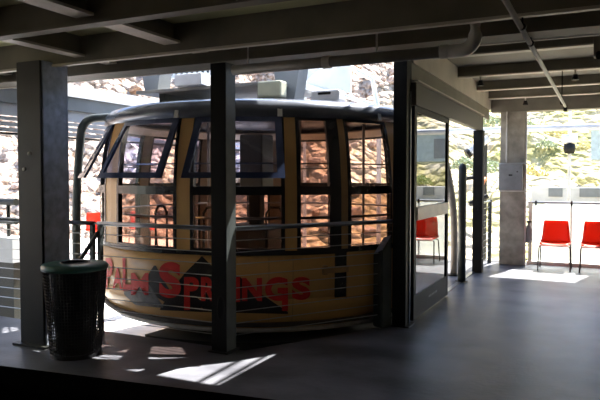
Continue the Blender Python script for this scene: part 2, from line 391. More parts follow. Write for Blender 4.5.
t = thing('gate_post', 'tall black post where the cable fence meets the glass door', 'post', (-1.82, 6.2, 0))
bm = B(); box(bm, -1.90, -1.76, 6.10, 6.26, 0.015, 2.925, 0.003); obj('shaft', bm, M['steel_black'], t)
bm = B(); box(bm, -1.76, -1.745, 6.20, 6.215, 0.015, 2.4); obj('edge_strip', bm, M['rail'], t)
bm = B(); box(bm, -1.94, -1.72, 6.08, 6.30, 0, 0.015); obj('base_plate', bm, M['steel_dark'], t)

t = thing('door_post', 'narrow black post at the far end of the door header', 'post', (-1.75, 10.2, 0))
bm = B(); box(bm, -1.83, -1.68, 10.12, 10.28, 0, 2.27, 0.003); obj('shaft', bm, M['steel_black'], t)
bm = B(); tube(bm, [(-1.76, 10.12, 1.02), (-1.76, 10.07, 1.02)], 0.02, 8); obj('latch', bm, M['steel_black'], t)
t = thing('bollard', 'short grey green round post behind the open doorway', 'bollard', (-1.80, 9.14, 0))
bm = B(); lathe(bm, [(0.058, 0.012), (0.058, 1.66), (0.045, 1.71), (0.0, 1.73)], -1.80, 9.14, 20, True); obj('shaft', bm, M['steel_green'], t, True)
bm = B(); lathe(bm, [(0.09, 0.012), (0.09, 0.02)], -1.80, 9.14, 20, True, True); obj('base', bm, M['steel_dark'], t)

# weathered concrete column with its box and conduit
t = thing('concrete_column', 'weathered grey concrete column beside the red chairs', 'column', (-1.38, 11.45, 0))
bm = B(); box(bm, -1.58, -1.17, 11.3, 11.6, 0, 2.66, 0.008); obj('shaft', bm, M['concrete_col'], t)
bm = B(); box(bm, -1.17, -1.145, 11.32, 11.36, 0.0, 2.66); obj('corner_strip', bm, M['white'], t)
t = thing('electrical_box', 'grey electrical enclosure strapped to the concrete column', 'electrical box', (-1.37, 11.25, 1.3))
bm = B(); box(bm, -1.585, -1.20, 11.19, 11.298, 1.30, 1.75, 0.008); obj('case', bm, M['boxgrey'], t)
bm = B(); box(bm, -1.42, -1.36, 11.18, 11.19, 1.55, 1.575); obj('latch', bm, M['steel_black'], t)
bm = B(); box(bm, -1.29, -1.27, 11.18, 11.19, 1.61, 1.63); obj('latch', bm, M['steel_black'], t)
bm = B(); box(bm, -1.60, -1.13, 11.27, 11.295, 1.755, 1.775); obj('strap', bm, M['slat'], t)
bm = B(); box(bm, -1.60, -1.13, 11.27, 11.295, 1.275, 1.295); obj('strap', bm, M['slat'], t)
bm = B(); tube(bm, [(-1.47, 11.27, 1.78), (-1.47, 11.27, 2.66)], 0.011, 8)
tag(obj('conduit', bm, M['slat']), 'thin pale conduit rising from the electrical enclosure', 'conduit')
t = thing('fire_extinguisher', 'small dark grey cylinder hanging low on the concrete column side', 'extinguisher', (-1.10, 11.3, .4))
bm = B(); lathe(bm, [(0.0, .38), (0.055, .39), (0.06, .42), (0.06, .62), (0.04, .68), (0.02, .70), (0.02, .74)], -1.10, 11.40, 16); obj('cylinder', bm, M['boxgrey'], t, True)
bm = B(); box(bm, -1.14, -1.05, 11.38, 11.42, .74, .77); obj('valve', bm, M['steel_dark'], t)
bm = B(); box(bm, -1.17, -1.14, 11.37, 11.43, .45, .6); obj('bracket', bm, M['steel_dark'], t)
bm = B(); box(bm, 0.14, 0.55, 11.3, 11.6, 0, 2.66, 0.008)
tag(obj('concrete_column', bm, M['concrete_col']), 'second concrete column to the right of the chairs', 'column')

# ------------------------------------------------------------------ wind screen, rails behind the chairs
t = thing('wind_screen', 'frosted wind screen panel with steel rail behind the red chairs', 'screen', (-0.5, 11.55, 0))
bm = B(); box(bm, -1.05, 0.13, 11.52, 11.53, 0.06, 1.06); obj('panel', bm, M['screen'], t)
bm = B(); tube(bm, [(-1.14, 11.52, 1.09), (0.14, 11.52, 1.09)], 0.018, 10); obj('top_rail', bm, M['rail'], t)
bm = B(); box(bm, -1.12, -1.06, 11.5, 11.54, 0, 1.09); obj('frame_post', bm, M['slat'], t)
for x in (-0.43,):
    bm = B(); box(bm, x - .015, x + .015, 11.535, 11.56, 0, 1.09); obj('frame_post', bm, M['slat'], t)
    for xx in (x, -1.0, 0.05):
        bm = B(); box(bm, xx - .015, xx + .015, 11.49, 11.545, 1.04, 1.12); obj('clip', bm, M['steel_dark'], t)
bm = B(); box(bm, -1.14, 0.14, 11.48, 11.6, 0, 0.06); obj('curb', bm, M['slab'], t)
bm = B(); tube(bm, [(-3.0, 13.3, 2.5), (4.3, 13.3, 2.5)], 0.06, 12)
tag(obj('tie_beam', bm, M['header_pale'], smooth=True), 'pale horizontal tube high across the opening above the chairs', 'beam')
bm = B(); tube(bm, [(4.2, 13.3, 0.0), (4.2, 13.3, 2.45)], 0.06, 12)
tag(obj('tie_beam_post', bm, M['header_pale'], smooth=True), 'pale tube post outside carrying the horizontal tube', 'post')

# cable fence between door post and concrete column
t = thing('cable_fence', 'cable fence between the black door post and the concrete column', 'fence', (-1.75, 10.8, 0))
bm = B(); tube(bm, [(-1.75, 10.28, 1.10), (-1.75, 11.32, 1.10)], 0.02, 8); obj('top_rail', bm, M['rail'], t)
for k in range(9):
    bm = B(); tube(bm, [(-1.75, 10.28, 0.12 + k * 0.11), (-1.75, 11.32, 0.12 + k * 0.11)], 0.006, 6); obj('cable', bm, M['rail'], t)
bm = B(); box(bm, -1.78, -1.72, 11.32, 11.38, 0, 1.13); obj('post', bm, M['steel_green'], t)

# ------------------------------------------------------------------ red chairs
def make_chair():
    t = thing('stacking_chair', 'red plastic chair nearest the concrete column', 'chair', (0, 0, 0))
    # one curved shell: seat and backrest profile swept over the width
    def shell(profile, w0, w1, name, m):
        bm = B(); rows = []
        n = len(profile); ns = 8
        for i, (y, z) in enumerate(profile):
            f = i / (n - 1); wd = w0 + (w1 - w0) * f
            row = []
            for k in range(ns + 1):
                u = k / ns * 2 - 1
                cup = 0.03 * u * u
                row.append((u * wd, y - (cup if name == 'backrest' else 0), z + (cup * 0.6 if name == 'seat' else 0)))
            rows.append(row)
        vs = [[bm.verts.new(p) for p in r] for r in rows]
        for a, b in zip(vs, vs[1:]):
            for k in range(ns): bm.faces.new((a[k], a[k + 1], b[k + 1], b[k]))
        bmesh.ops.recalc_face_normals(bm, faces=bm.faces)
        bmesh.ops.solidify(bm, geom=bm.faces[:], thickness=0.012)
        return obj(name, bm, m, t, True)
    shell([(-0.20, .415), (-0.19, .43), (-0.10, .435), (0.05, .425), (0.14, .43), (0.185, .45)], 0.225, 0.235, 'seat', M['chair_red'])
    shell([(0.185, .45), (0.205, .48), (0.225, .56), (0.25, .68), (0.265, .77), (0.262, .80)], 0.235, 0.185, 'backrest', M['chair_red'])
    bm = B(); box(bm, -.225, .225, -.212, -.198, .398, .42, .004); obj('seat_lip', bm, M['chair_edge'], t)
    for sx in (-1, 1):
        for (y0, y1) in ((-0.17, -0.22), (0.15, 0.22)):
            bm = B(); tube(bm, round_corner((sx * .12, y0, .405), (sx * .232, y0, .405), (sx * .245, y1, 0.0), 0.04), 0.011, 8)
            obj('leg', bm, M['leg'], t, True)
    for sx in (-1, 1):
        bm = B(); tube(bm, [(sx * .12, -.17, .405), (sx * .12, .15, .405)], 0.010, 8); obj('seat_rail', bm, M['leg'], t)
    return t
ch = make_chair(); ch.location = (-0.655, 11.03, 0); ch['group'] = 'red chairs along the wind screen'
dup(ch, (-0.03, 11.03, 0), 0, 'red plastic chair cut off by the right edge of the photo', 'red chairs along the wind screen')
far = 'red chairs on the far platform'
dup(ch, (-9.15, 9.55, 0), math.radians(60), 'red chair on the far platform, seen left of the cabin', far)
dup(ch, (-8.75, 10.4, 0), math.radians(60), 'red chair on the far platform, seen through the left cabin window', far)

# ------------------------------------------------------------------ glass boarding door
t = thing('boarding_door', 'sliding glass door in a black frame with a grey push bar', 'door', (XD, 7.1, 0))
x = XD
bm = B(); box(bm, x - .02, x + .02, 6.33, 6.42, 0.02, 2.27, .003); box(bm, x - .02, x + .02, 7.88, 7.96, .02, 2.27, .003); box(bm, x - .02, x + .02, 6.42, 7.88, 2.21, 2.27)
obj('frame', bm, M['steel_black'], t)
bm = B(); box(bm, x - .018, x + .018, 6.42, 7.88, 0.02, 0.27, .003); kp = obj('kick_panel', bm, M['steel_black'], t)
for k in range(6):
    bm = B(); box(bm, x + .0185, x + .0195, 6.98 + k * .07, 7.02 + k * .07, .155 - .004 * (k % 2), .18); obj('white_mark', bm, M['boxgrey'], kp)
bm = B(); box(bm, x - .004, x + .004, 6.42, 7.88, .27, 2.21); obj('pane', bm, M['door_glass'], t)
bm = B(); box(bm, x + .006, x + .035, 6.42, 7.88, 1.07, 1.21, .004); obj('push_bar', bm, M['pipe'], t)
bm = B(); box(bm, XD - .09, XD - .03, 6.3, 10.12, 0, .012)
tag(obj('door_track', bm, M['rail']), 'floor track of the sliding glass door', 'track')
# guide tubes at both sides of the dock
t = thing('guide_tube', 'thick dark blue curved guide tube left of the cabin', 'guide tube', (-6.45, 6.3, -.62))
gp = [at(75.5, 250, 7.8), at(77, 190, 7.8), at(81, 140, 7.8), at(84, 126, 7.8), at(92, 119.5, 7.8), at(104, 118, 7.8), at(117, 117, 7.8)]
gp = [Vector((gp[0].x, gp[0].y, -.62))] + gp
bm = B(); tube(bm, smooth_path(gp, 6), 0.052, 14)
obj('tube', bm, M['steel_green'], t, True)
bm = B(); lathe(bm, [(0.13, -.62), (0.13, -.59)], gp[0].x, gp[0].y, 16, True, True); obj('foot', bm, M['steel_dark'], t)
t = thing('guide_tube', 'slim grey curved guide tube seen in the open doorway', 'guide tube', (-1.98, 9.75, 0))
bm = B(); tube(bm, smooth_path([(-2.03, 9.70, 0.0), (-2.03, 9.66, .9), (-2.10, 9.60, 1.5), (-2.19, 9.5, 2.0), (-2.30, 9.4, 2.4), (-2.35, 9.36, 2.6)], 6), 0.055, 12)
obj('tube', bm, M['pipe_dark'], t, True)
bm = B(); lathe(bm, [(0.11, 0), (0.11, .02)], -2.03, 9.70, 16, True, True); obj('foot', bm, M['steel_dark'], t)

# ------------------------------------------------------------------ cable fence in front of the cabin
def cable_fence(label, a, b, posts, z1=1.075, brace=False):
    t = thing('cable_fence', label, 'fence', (a[0], a[1], 0))
    bm = B(); tube(bm, [(a[0], a[1], z1), (b[0], b[1], z1)], 0.021, 12); obj('top_rail', bm, M['rail'], t, True)
    for k in range(9):
        z = z1 - 0.105 * (k + 1)
        bm = B(); tube(bm, [(a[0], a[1], z), (b[0], b[1], z)], 0.0042, 6); obj('cable', bm, M['chrome'], t)
    for p in posts:
        bm = B(); box(bm, p[0] - .02, p[0] + .02, p[1] - .02, p[1] + .02, 0, z1 - .02); obj('post', bm, M['steel_green'], t)
    return t
f1 = cable_fence('steel cable fence between the litter bin and the black post', (-4.43, 4.60), (-3.04, 4.60), [(-4.40, 4.60)])
f2 = cable_fence('steel cable fence slanting from the black post to the gate post', (-2.88, 4.66), (-1.915, 6.13), [])
f3 = cable_fence('steel cable fence left of the wide steel column', (-9.3, 4.60), (-4.47, 4.60), [(-6.9, 4.60), (-4.5, 4.60)])
bm = B(); tube(bm, [(-4.62, 4.40, .55), (-4.40, 4.58, 1.0)], 0.02, 8); obj('brace', bm, M['steel_dark'], f1)
t = thing('control_pedestal', 'small grey pedestal with slanted top behind the cable fence', 'pedestal', (-1.960, 6.005, 0))
bm = B()
a = [bm.verts.new(p) for p in [(-2.080, 6.005, 0), (-1.965, 5.950, 0), (-1.895, 6.080, 0), (-2.010, 6.150, 0)]]
b = [bm.verts.new(p) for p in [(-2.080, 6.005, .74), (-1.965, 5.950, .78), (-1.895, 6.080, .93), (-2.010, 6.150, .89)]]
bm.faces.new(a); bm.faces.new(b)
for i in range(4): bm.faces.new((a[i], a[(i + 1) % 4], b[(i + 1) % 4], b[i]))
bmesh.ops.bevel(bm, geom=bm.edges[:], offset=.012, segments=2, affect='EDGES'); obj('housing', bm, M['steel_green'], t)
bm = B(); vs = [bm.verts.new(p) for p in [(-2.065, 6.010, .755), (-1.965, 5.965, .79), (-1.905, 6.075, .94), (-2.005, 6.135, .905)]]
bm.faces.new(vs); bmesh.ops.solidify(bm, geom=bm.faces[:], thickness=.02); obj('slanted_top', bm, M['steel_column'], t)

# ------------------------------------------------------------------ litter bin
bx, by = -4.06, 3.94
t = thing('litter_bin', 'round black mesh litter bin with a dark green lid', 'bin', (bx, by, 0))
bm = B(); N = 60
def br(z): return 0.205 + (0.262 - 0.205) * (z / .76)
for k in range(N):
    a = 2 * PI * k / N
    tube(bm, [(bx + br(.02) * math.sin(a), by - br(.02) * math.cos(a), .02), (bx + br(.74) * math.sin(a), by - br(.74) * math.cos(a), .74)], 0.0042, 4)
for j in range(27):
    z = .03 + j * .027; r = br(z)
    tube(bm, [(bx + r * math.sin(2 * PI * k / 40), by - r * math.cos(2 * PI * k / 40), z) for k in range(41)], 0.0042, 4, False)
obj('mesh_basket', bm, M['bin'], t)
bm = B(); lathe(bm, [(0.0, .025), (.150, .025), (.215, .72)], bx, by, 32); obj('bin_bag', bm, M['bag'], t, True)
bm = B(); lathe(bm, [(.213, 0), (.213, .03), (.19, .03), (.19, 0)], bx, by, 40); obj('foot_ring', bm, M['bin'], t)
bm = B(); lathe(bm, [(.12, .79), (.13, .798), (.22, .795), (.262, .788), (.278, .768), (.274, .74), (.258, .735), (.255, .765), (.2, .78), (.12, .782), (.12, .79)], bx, by, 48); obj('lid', bm, M['lid'], t, True)
bm = B(); tube(bm, [(bx + .118 * math.cos(2 * PI * k / 24), by + .118 * math.sin(2 * PI * k / 24), .795) for k in range(25)], .008, 6, False); obj('lid_rim', bm, M['bin'], t)

# ------------------------------------------------------------------ cabin
def rprof(z):
    P = [(-.02, 1.80), (.0, 1.84), (.06, 1.925), (.14, 1.975), (.24, 2.01), (.36, 2.03), (.8, 2.035), (1.45, 2.03), (1.8, 1.995), (2.0, 1.955), (2.12, 1.92), (2.2, 1.90), (2.3, 1.8)]
    if z <= P[0][0]: return P[0][1]
    for (a, ra), (b, rb) in zip(P, P[1:]):
        if z <= b: return ra + (rb - ra) * (z - a) / (b - a)
    return P[-1][1]
ct, st = math.cos(TH), math.sin(TH); cp, sp = math.cos(PIT), math.sin(PIT)
FW = Vector((-st * cp, ct * cp, -sp)); RT = Vector((ct, st, 0)); UP = Vector((-st * sp, ct * sp, cp))
def on_cabin(px, py, off=0.0):
    """the point of the cabin skin seen along one line of sight (used to lay out panels and lettering)"""
    d = FW * FPX + RT * (px - 300) + UP * (200 - py); r = 2.03
    for _ in range(12):
        ox, oy = -CX, -CY
        A = d.x ** 2 + d.y ** 2; Bq = ox * d.x + oy * d.y; Cq = ox * ox + oy * oy - (r + off) ** 2
        D = max(Bq * Bq - A * Cq, 0); tt = (-Bq - math.sqrt(D)) / A
        z = EYE + d.z * tt; r = rprof(z)
    p = Vector((d.x * tt, d.y * tt, z)); return p
def az(px, py=220):
    p = on_cabin(px, py); return math.atan2(p.x - CX, -(p.y - CY))
def cpt(phi, r, z): return Vector((CX + r * math.sin(phi), CY - r * math.cos(phi), z))
def arc(bm, p0, p1, zs, t=0.04, off=0.0, n=None, tilt=None):
    """curved slab following the cabin skin between azimuths p0..p1 over heights zs; tilt=(z_hinge, dr/dz)"""
    n = n or max(1, int(abs(p1 - p0) / 0.06)); G = []
    for z in zs:
        ro = rprof(z) + off
        if tilt: ro = rprof(tilt[0]) + off + (tilt[0] - z) * tilt[1]
        G.append([(bm.verts.new(cpt(p0 + (p1 - p0) * k / n, ro, z)), bm.verts.new(cpt(p0 + (p1 - p0) * k / n, ro - t, z))) for k in range(n + 1)])
    m = len(zs)
    for i in range(m - 1):
        for k in range(n):
            bm.faces.new((G[i][k][0], G[i][k + 1][0], G[i + 1][k + 1][0], G[i + 1][k][0]))
            bm.faces.new((G[i][k][1], G[i + 1][k][1], G[i + 1][k + 1][1], G[i][k + 1][1]))
    for k in range(n):
        bm.faces.new((G[0][k][0], G[0][k][1], G[0][k + 1][1], G[0][k + 1][0]))
        bm.faces.new((G[-1][k][0], G[-1][k + 1][0], G[-1][k + 1][1], G[-1][k][1]))
    for i in range(m - 1):
        bm.faces.new((G[i][0][0], G[i + 1][0][0], G[i + 1][0][1], G[i][0][1]))
        bm.faces.new((G[i][n][0], G[i][n][1], G[i + 1][n][1], G[i + 1][n][0]))
    return bm

cab = thing('cable_car_cabin', 'round tan and black cable car cabin docked behind the fence', 'cable car', (CX, CY, 0))
bm = B(); lathe(bm, [(1.2, -.02), (1.80, -.02), (1.84, 0), (1.925, .06), (1.975, .14), (2.01, .24), (2.03, .34), (1.99, .34), (1.99, .2), (1.2, .06)], CX, CY, 96)
obj('lower_body', bm, M['tan'], cab, True)
bm = B(); lathe(bm, [(0, .06), (1.99, .06), (1.99, .10), (0, .10)], CX, CY, 64); obj('cabin_floor', bm, M['cab_floor'], cab)
bm = B(); lathe(bm, [(0, -.02), (1.2, -.02), (1.2, -.25), (.9, -.32), (0, -.32)], CX, CY, 48); obj('undercarriage', bm, M['steel_dark'], cab)
bm = B(); lathe(bm, [(1.84, -.03), (1.90, -.012), (1.915, .012), (1.90, .032), (1.87, .02)], CX, CY, 96); obj('bottom_trim', bm, M['trim_white'], cab, True)

t = thing('shade_filler', 'added dark curved shade fender under the front edge of the cabin', 'filler', (CX, CY - 2.0, -.62))  # dark strip added where the gap under the cabin lies in shade
bm = B(); p0, p1 = az(166, 325), az(402, 325); F0 = [(cpt(p0 + (p1 - p0) * k / 40, 2.10, 0), cpt(p0 + (p1 - p0) * k / 40, 1.45, 0)) for k in range(41)]
V0 = [[bm.verts.new((q.x, q.y, z)) for q, z in ((a, -.16), (a, -.06), (b, -.06), (b, -.16))] for a, b in F0]
for a, b in zip(V0, V0[1:]):
    for k in range(4): bm.faces.new((a[k], b[k], b[(k + 1) % 4], a[(k + 1) % 4]))
bm.faces.new(V0[0]); bm.faces.new(V0[-1][::-1]); obj('filler_beam', bm, M['steel_dark'], t)
for f in (.08, .5, .9):
    q = cpt(p0 + (p1 - p0) * f, 2.04, 0); bm = B(); box(bm, q.x - .03, q.x + .03, q.y - .03, q.y + .03, -.62, -.16); obj('support', bm, M['steel_green'], t)
# azimuths of the pillars read on the skin
A_ = {k: az(k) for k in (117, 173, 181, 190, 285, 297, 333, 341, 348, 392)}
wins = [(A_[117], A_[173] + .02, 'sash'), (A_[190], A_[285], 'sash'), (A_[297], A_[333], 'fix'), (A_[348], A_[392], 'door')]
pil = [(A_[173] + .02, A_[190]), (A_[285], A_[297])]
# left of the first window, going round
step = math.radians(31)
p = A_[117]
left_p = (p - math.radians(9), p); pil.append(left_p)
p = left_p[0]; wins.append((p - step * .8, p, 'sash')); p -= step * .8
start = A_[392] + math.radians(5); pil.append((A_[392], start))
end = p + 2 * PI; span = end - start; nn = 7; wd = span / nn
for k in range(nn):
    a0 = start + k * wd; a1 = a0 + wd * .84
    wins.append((a0, a1, 'fix' if k % 2 else 'sash2')); pil.append((a1, start + (k + 1) * wd))
ZS0 = ZS = [.8, 1.0, 1.2, 1.42, 1.6, 1.8, 2.0, 2.12]
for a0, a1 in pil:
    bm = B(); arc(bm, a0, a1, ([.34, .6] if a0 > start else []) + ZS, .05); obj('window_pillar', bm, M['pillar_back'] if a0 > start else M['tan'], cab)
bm = B(); arc(bm, A_[333], A_[341], ZS, .06, .01); obj('door_seal', bm, M['cab_black'], cab)
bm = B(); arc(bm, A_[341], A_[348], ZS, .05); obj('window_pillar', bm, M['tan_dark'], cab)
bm = B(); arc(bm, left_p[0] - step * .8, start, [.34, .55, .78], .045); obj('lower_body', bm, M['tan'], cab, True)
bm = B(); arc(bm, left_p[0] - step * .8, start, [.77, .815], .06, .012); obj('sill_band', bm, M['cab_black'], cab)
bm = B(); arc(bm, start, end, [.34, .385], .06, .012); obj('sill_band', bm, M['cab_black'], cab)
FR = .018
for a0, a1, kind in wins:
    lowz = .34 if a0 >= start else .8; ZS = ([.34, .6] if a0 >= start else []) + ZS0
    fr = obj('window_frame', (lambda bm: (arc(bm, a0, a0 + FR, ZS, .05, .006), arc(bm, a1 - FR, a1, ZS, .05, .006),
             arc(bm, a0, a1, [lowz, lowz + .035], .05, .006), arc(bm, a0, a1, [1.355, 1.44], .05, .006), arc(bm, a0, a1, [2.085, 2.12], .05, .006), bm)[-1])(B()), M['cab_black'], cab)
    bm = B(); arc(bm, a0 + FR, a1 - FR, [lowz + .035, 1.1, 1.355], .006, -.02); obj('lower_pane', bm, M['bronze_glass'], fr)
    if kind in ('fix', 'door'):
        bm = B(); arc(bm, a0 + FR, a1 - FR, [1.44, 1.6, 1.8, 2.0, 2.085], .006, -.02); obj('upper_pane', bm, M['bronze_glass'], fr)
    bm = B(); arc(bm, a0 + FR, a1 - FR, [1.655, 1.67], .012, -.035); obj('window_bar', bm, M['rail'], fr)
    if kind == 'sash':
        tl = (2.11, .55); f = .05 / 2.0; pad = .012
        s0, s1 = a0 + pad, a1 - pad
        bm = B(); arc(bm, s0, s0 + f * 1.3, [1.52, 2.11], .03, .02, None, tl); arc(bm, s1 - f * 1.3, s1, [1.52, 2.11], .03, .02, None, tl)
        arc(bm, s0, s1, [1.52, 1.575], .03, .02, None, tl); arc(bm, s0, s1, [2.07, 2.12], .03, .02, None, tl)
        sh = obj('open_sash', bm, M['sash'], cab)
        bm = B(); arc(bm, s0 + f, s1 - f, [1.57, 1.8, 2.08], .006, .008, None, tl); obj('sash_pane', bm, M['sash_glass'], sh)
# roof: rim, ring with added glazed sun gaps, middle
bm = B(); lathe(bm, [(1.93, 2.115), (1.96, 2.15), (1.955, 2.22), (1.90, 2.28), (1.80, 2.31), (1.74, 2.285), (1.74, 2.25), (1.86, 2.13), (1.88, 2.115), (1.93, 2.115)], CX, CY, 96)
obj('roof_rim', bm, M['cab_roof'], cab, True)
bm = B(); lathe(bm, [(0, 2.40), (.6, 2.40), (1.20, 2.34), (1.20, 2.30), (0, 2.33)], CX, CY, 64); obj('roof', bm, M['cab_roof'], cab, True)
def roof_seg(bm, a0, a1, r0, r1, t=.03):
    n = max(1, int((a1 - a0) / .06)); zf = lambda r: 2.275 + (1.75 - r) / .55 * .055
    def pt(a, r, dz): return bm.verts.new(cpt(a, r, zf(r) + dz))
    for k in range(n):
        b0 = a0 + (a1 - a0) * k / n; b1 = a0 + (a1 - a0) * (k + 1) / n
        q = [pt(b0, r0, 0), pt(b1, r0, 0), pt(b1, r1, 0), pt(b0, r1, 0)]; p_ = [pt(b0, r0, -t), pt(b1, r0, -t), pt(b1, r1, -t), pt(b0, r1, -t)]
        bm.faces.new(q); bm.faces.new(p_[::-1])
        for i in range(4): bm.faces.new((q[i], p_[i], p_[(i + 1) % 4], q[(i + 1) % 4]))
SUN_GAPS = [(-45, -30), (-12, -4), (2, 24), (32, 44)]  # unseen roof openings added to throw sun patches on the floor
SUN_GAPS.sort(); prev = -180
for a0, a1 in SUN_GAPS:
    bm = B(); roof_seg(bm, math.radians(prev), math.radians(a0), 1.18, 1.76); obj('roof_panel', bm, M['cab_roof'], cab)
    bm = B(); roof_seg(bm, math.radians(a0), math.radians(a1), 1.18, 1.76, .008); obj('sun_gap_pane', bm, M['sun_gap_glass'], cab)
    prev = a1
bm = B(); roof_seg(bm, math.radians(prev), math.radians(180), 1.18, 1.76); obj('roof_panel', bm, M['cab_roof'], cab)
# joint sleeves on the rim
for a in (A_[285] - .02, A_[341] + .28, A_[173]):
    bm = B(); arc(bm, a - .012, a + .012, [2.12, 2.16, 2.2], .02, .055); obj('rim_joint', bm, M['trim_white'], cab)
# ceiling lining ring with pale inner rim
bm = B(); lathe(bm, [(1.86, 2.11), (1.70, 2.19), (1.70, 2.21), (1.87, 2.13)], CX, CY, 64); obj('ceiling_lining', bm, M['cab_in'], cab)

# cabin door panel below the window, dark gap and bracket
bm = B(); arc(bm, A_[348] - .01, A_[392] + .01, [.33, .5, .78], .02, .018); dr = obj('door_panel', bm, M['tan'], cab)
bm = B(); arc(bm, A_[348] - .01, A_[392] + .01, [.31, .33], .02, .02); obj('panel_edge', bm, M['tan_dark'], dr)
bm = B(); arc(bm, A_[333] + .01, A_[348] - .012, [.33, .5, .8], .015, .012); obj('door_gap', bm, M['cab_black'], cab)
a_l = az(322, 269); a_r = az(346, 269)
bm = B(); arc(bm, a_l, a_r, [.585, .645], .03, .05); dh = obj('door_bracket', bm, M['tan_dark'], cab)
bm = B(); arc(bm, a_l, a_l + .02, [.57, .66], .06, .05); obj('bracket_end', bm, M['tan_dark'], dh)
# body panel seams
for px in (269, 293):
    a = az(px, 290)
    bm = B(); arc(bm, a - .0012, a + .0012, [.02, .06, .14, .24, .36, .55, .78], .006, .003); obj('panel_seam', bm, M['tan_dark'], cab)

# mountain emblem and lettering laid on the skin
def decal(top, bot, m, off, name, x0, x1):
    bm = B(); cols = []
    def itp(L, x):
        for (a, ya), (b, yb) in zip(L, L[1:]):
            if x <= b: return ya + (yb - ya) * (x - a) / (b - a)
        return L[-1][1]
    n = int((x1 - x0) / 2.0); K = 6
    for i in range(n + 1):
        xx = x0 + (x1 - x0) * i / n; yt, yb = itp(top, xx), itp(bot, xx)
        cols.append([bm.verts.new(on_cabin(xx, yt + (yb - yt) * k / K, off)) for k in range(K + 1)])
    for a, b in zip(cols, cols[1:]):
        for k in range(K): bm.faces.new((a[k], b[k], b[k + 1], a[k + 1]))
    bmesh.ops.remove_doubles(bm, verts=bm.verts, dist=1e-4)
    return obj(name, bm, m, cab)
decal([(160, 309), (172, 290), (184, 274), (202, 256), (212, 266), (222, 272), (240, 277), (255, 290), (288, 312)], [(160, 310), (200, 312), (288, 314)], M['emb_black'], .004, 'mountain_emblem', 160, 288)
decal([(142, 284), (155, 264), (166, 284), (178, 304)], [(142, 286), (158, 298), (178, 310)], M['emb_black'], .004, 'mountain_emblem', 142, 178)
decal([(124, 291), (136, 288), (147, 281), (157, 297), (163, 306)], [(124, 294), (135, 305), (163, 308)], M['emb_grey'], .0045, 'mountain_emblem', 124, 163)

def glyph(chr_, x0, x1, y0, y1, bold=.03, extra=None):
    cu = bpy.data.curves.new('letter', 'FONT'); cu.body = chr_; cu.size = 1; cu.offset = bold; cu.resolution_u = 6
    o = bpy.data.objects.new('letter', cu); COL.objects.link(o)
    dg = bpy.context.evaluated_depsgraph_get(); dg.update()
    me = bpy.data.meshes.new_from_object(o.evaluated_get(dg))
    bpy.data.objects.remove(o)
    bm = B(); bm.from_mesh(me)
    xs = [v.co.x for v in bm.verts]; ys = [v.co.y for v in bm.verts]
    ax, bx_, ay, by_ = min(xs), max(xs), min(ys), max(ys)
    bmesh.ops.subdivide_edges(bm, edges=bm.edges[:], cuts=1)
    for v in bm.verts:
        u = (v.co.x - ax) / (bx_ - ax); w_ = (v.co.y - ay) / (by_ - ay)
        v.co = on_cabin(x0 + (x1 - x0) * u, y1 + (y0 - y1) * w_, .009)
    if extra:
        for (ex0, ex1, ey0, ey1) in extra:
            vs = [bm.verts.new(on_cabin(a, b, .0095)) for a, b in ((ex0, ey0), (ex1, ey0), (ex1, ey1), (ex0, ey1))]
            bm.faces.new(vs)
    o = obj('lettering', bm, M['red'], cab); bpy.data.meshes.remove(me)
    return o
glyph('P', 105.5, 112.5, 258, 289); glyph('A', 112.5, 122, 268, 289); glyph('L', 122.5, 131, 258, 291); glyph('M', 131, 148.5, 273, 295)
glyph('S', 159, 181, 262, 298, .05); glyph('P', 184, 199, 277, 300, .05, [(184, 190, 296, 310)]); glyph('R', 201, 216, 277, 301, .05)
glyph('I', 233, 240, 277, 302, .02); glyph('N', 242, 262, 278, 301, .05); glyph('G', 265, 288, 277, 301, .05, [(282, 288, 292, 311)]); glyph('S', 292, 310.5, 277, 300, .05)

# cabin interior: console, poles, hand rail, grab hoops
bm = B(); box(bm, CX - .1, CX + .22, CY - .45, CY - .15, 1.35, 2.05, .02); obj('control_cabinet', bm, M['steel_dark'], cab)
bm = B(); box(bm, CX - .02, CX + .14, CY - .37, CY - .23, .1, 1.35, .02); obj('console_column', bm, M['steel_black'], cab)
bm = B(); box(bm, CX - .25, CX + .35, CY - .55, CY - .1, .1, .95, .03); obj('console_base', bm, M['header'], cab)
for dx, dy in ((-.9, -.6), (.75, -.5), (-.2, .9), (1.1, .7), (-1.2, .5)):
    bm = B(); tube(bm, [(CX + dx, CY + dy, .1), (CX + dx, CY + dy, 2.32)], .018, 8); obj('grab_pole', bm, M['rail'], cab)
bm = B(); tube(bm, [cpt(2 * PI * k / 64, 1.88, 1.12) for k in range(65)], .014, 8, False); obj('hand_rail', bm, M['rail'], cab)
for px in (200, 291 - 14, 140):
    a = az(px); 
    p0, p1 = cpt(a - .05, 1.75, .8), cpt(a + .05, 1.75, .8)
    up = Vector((0, 0, .42))
    bm = B(); tube(bm, [p0] + [p0 + up * .85, p0 + up + (p1 - p0) * .25, p0 + up + (p1 - p0) * .75, p1 + up * .85, p1], .014, 8); obj('grab_hoop', bm, M['cab_black'], cab)

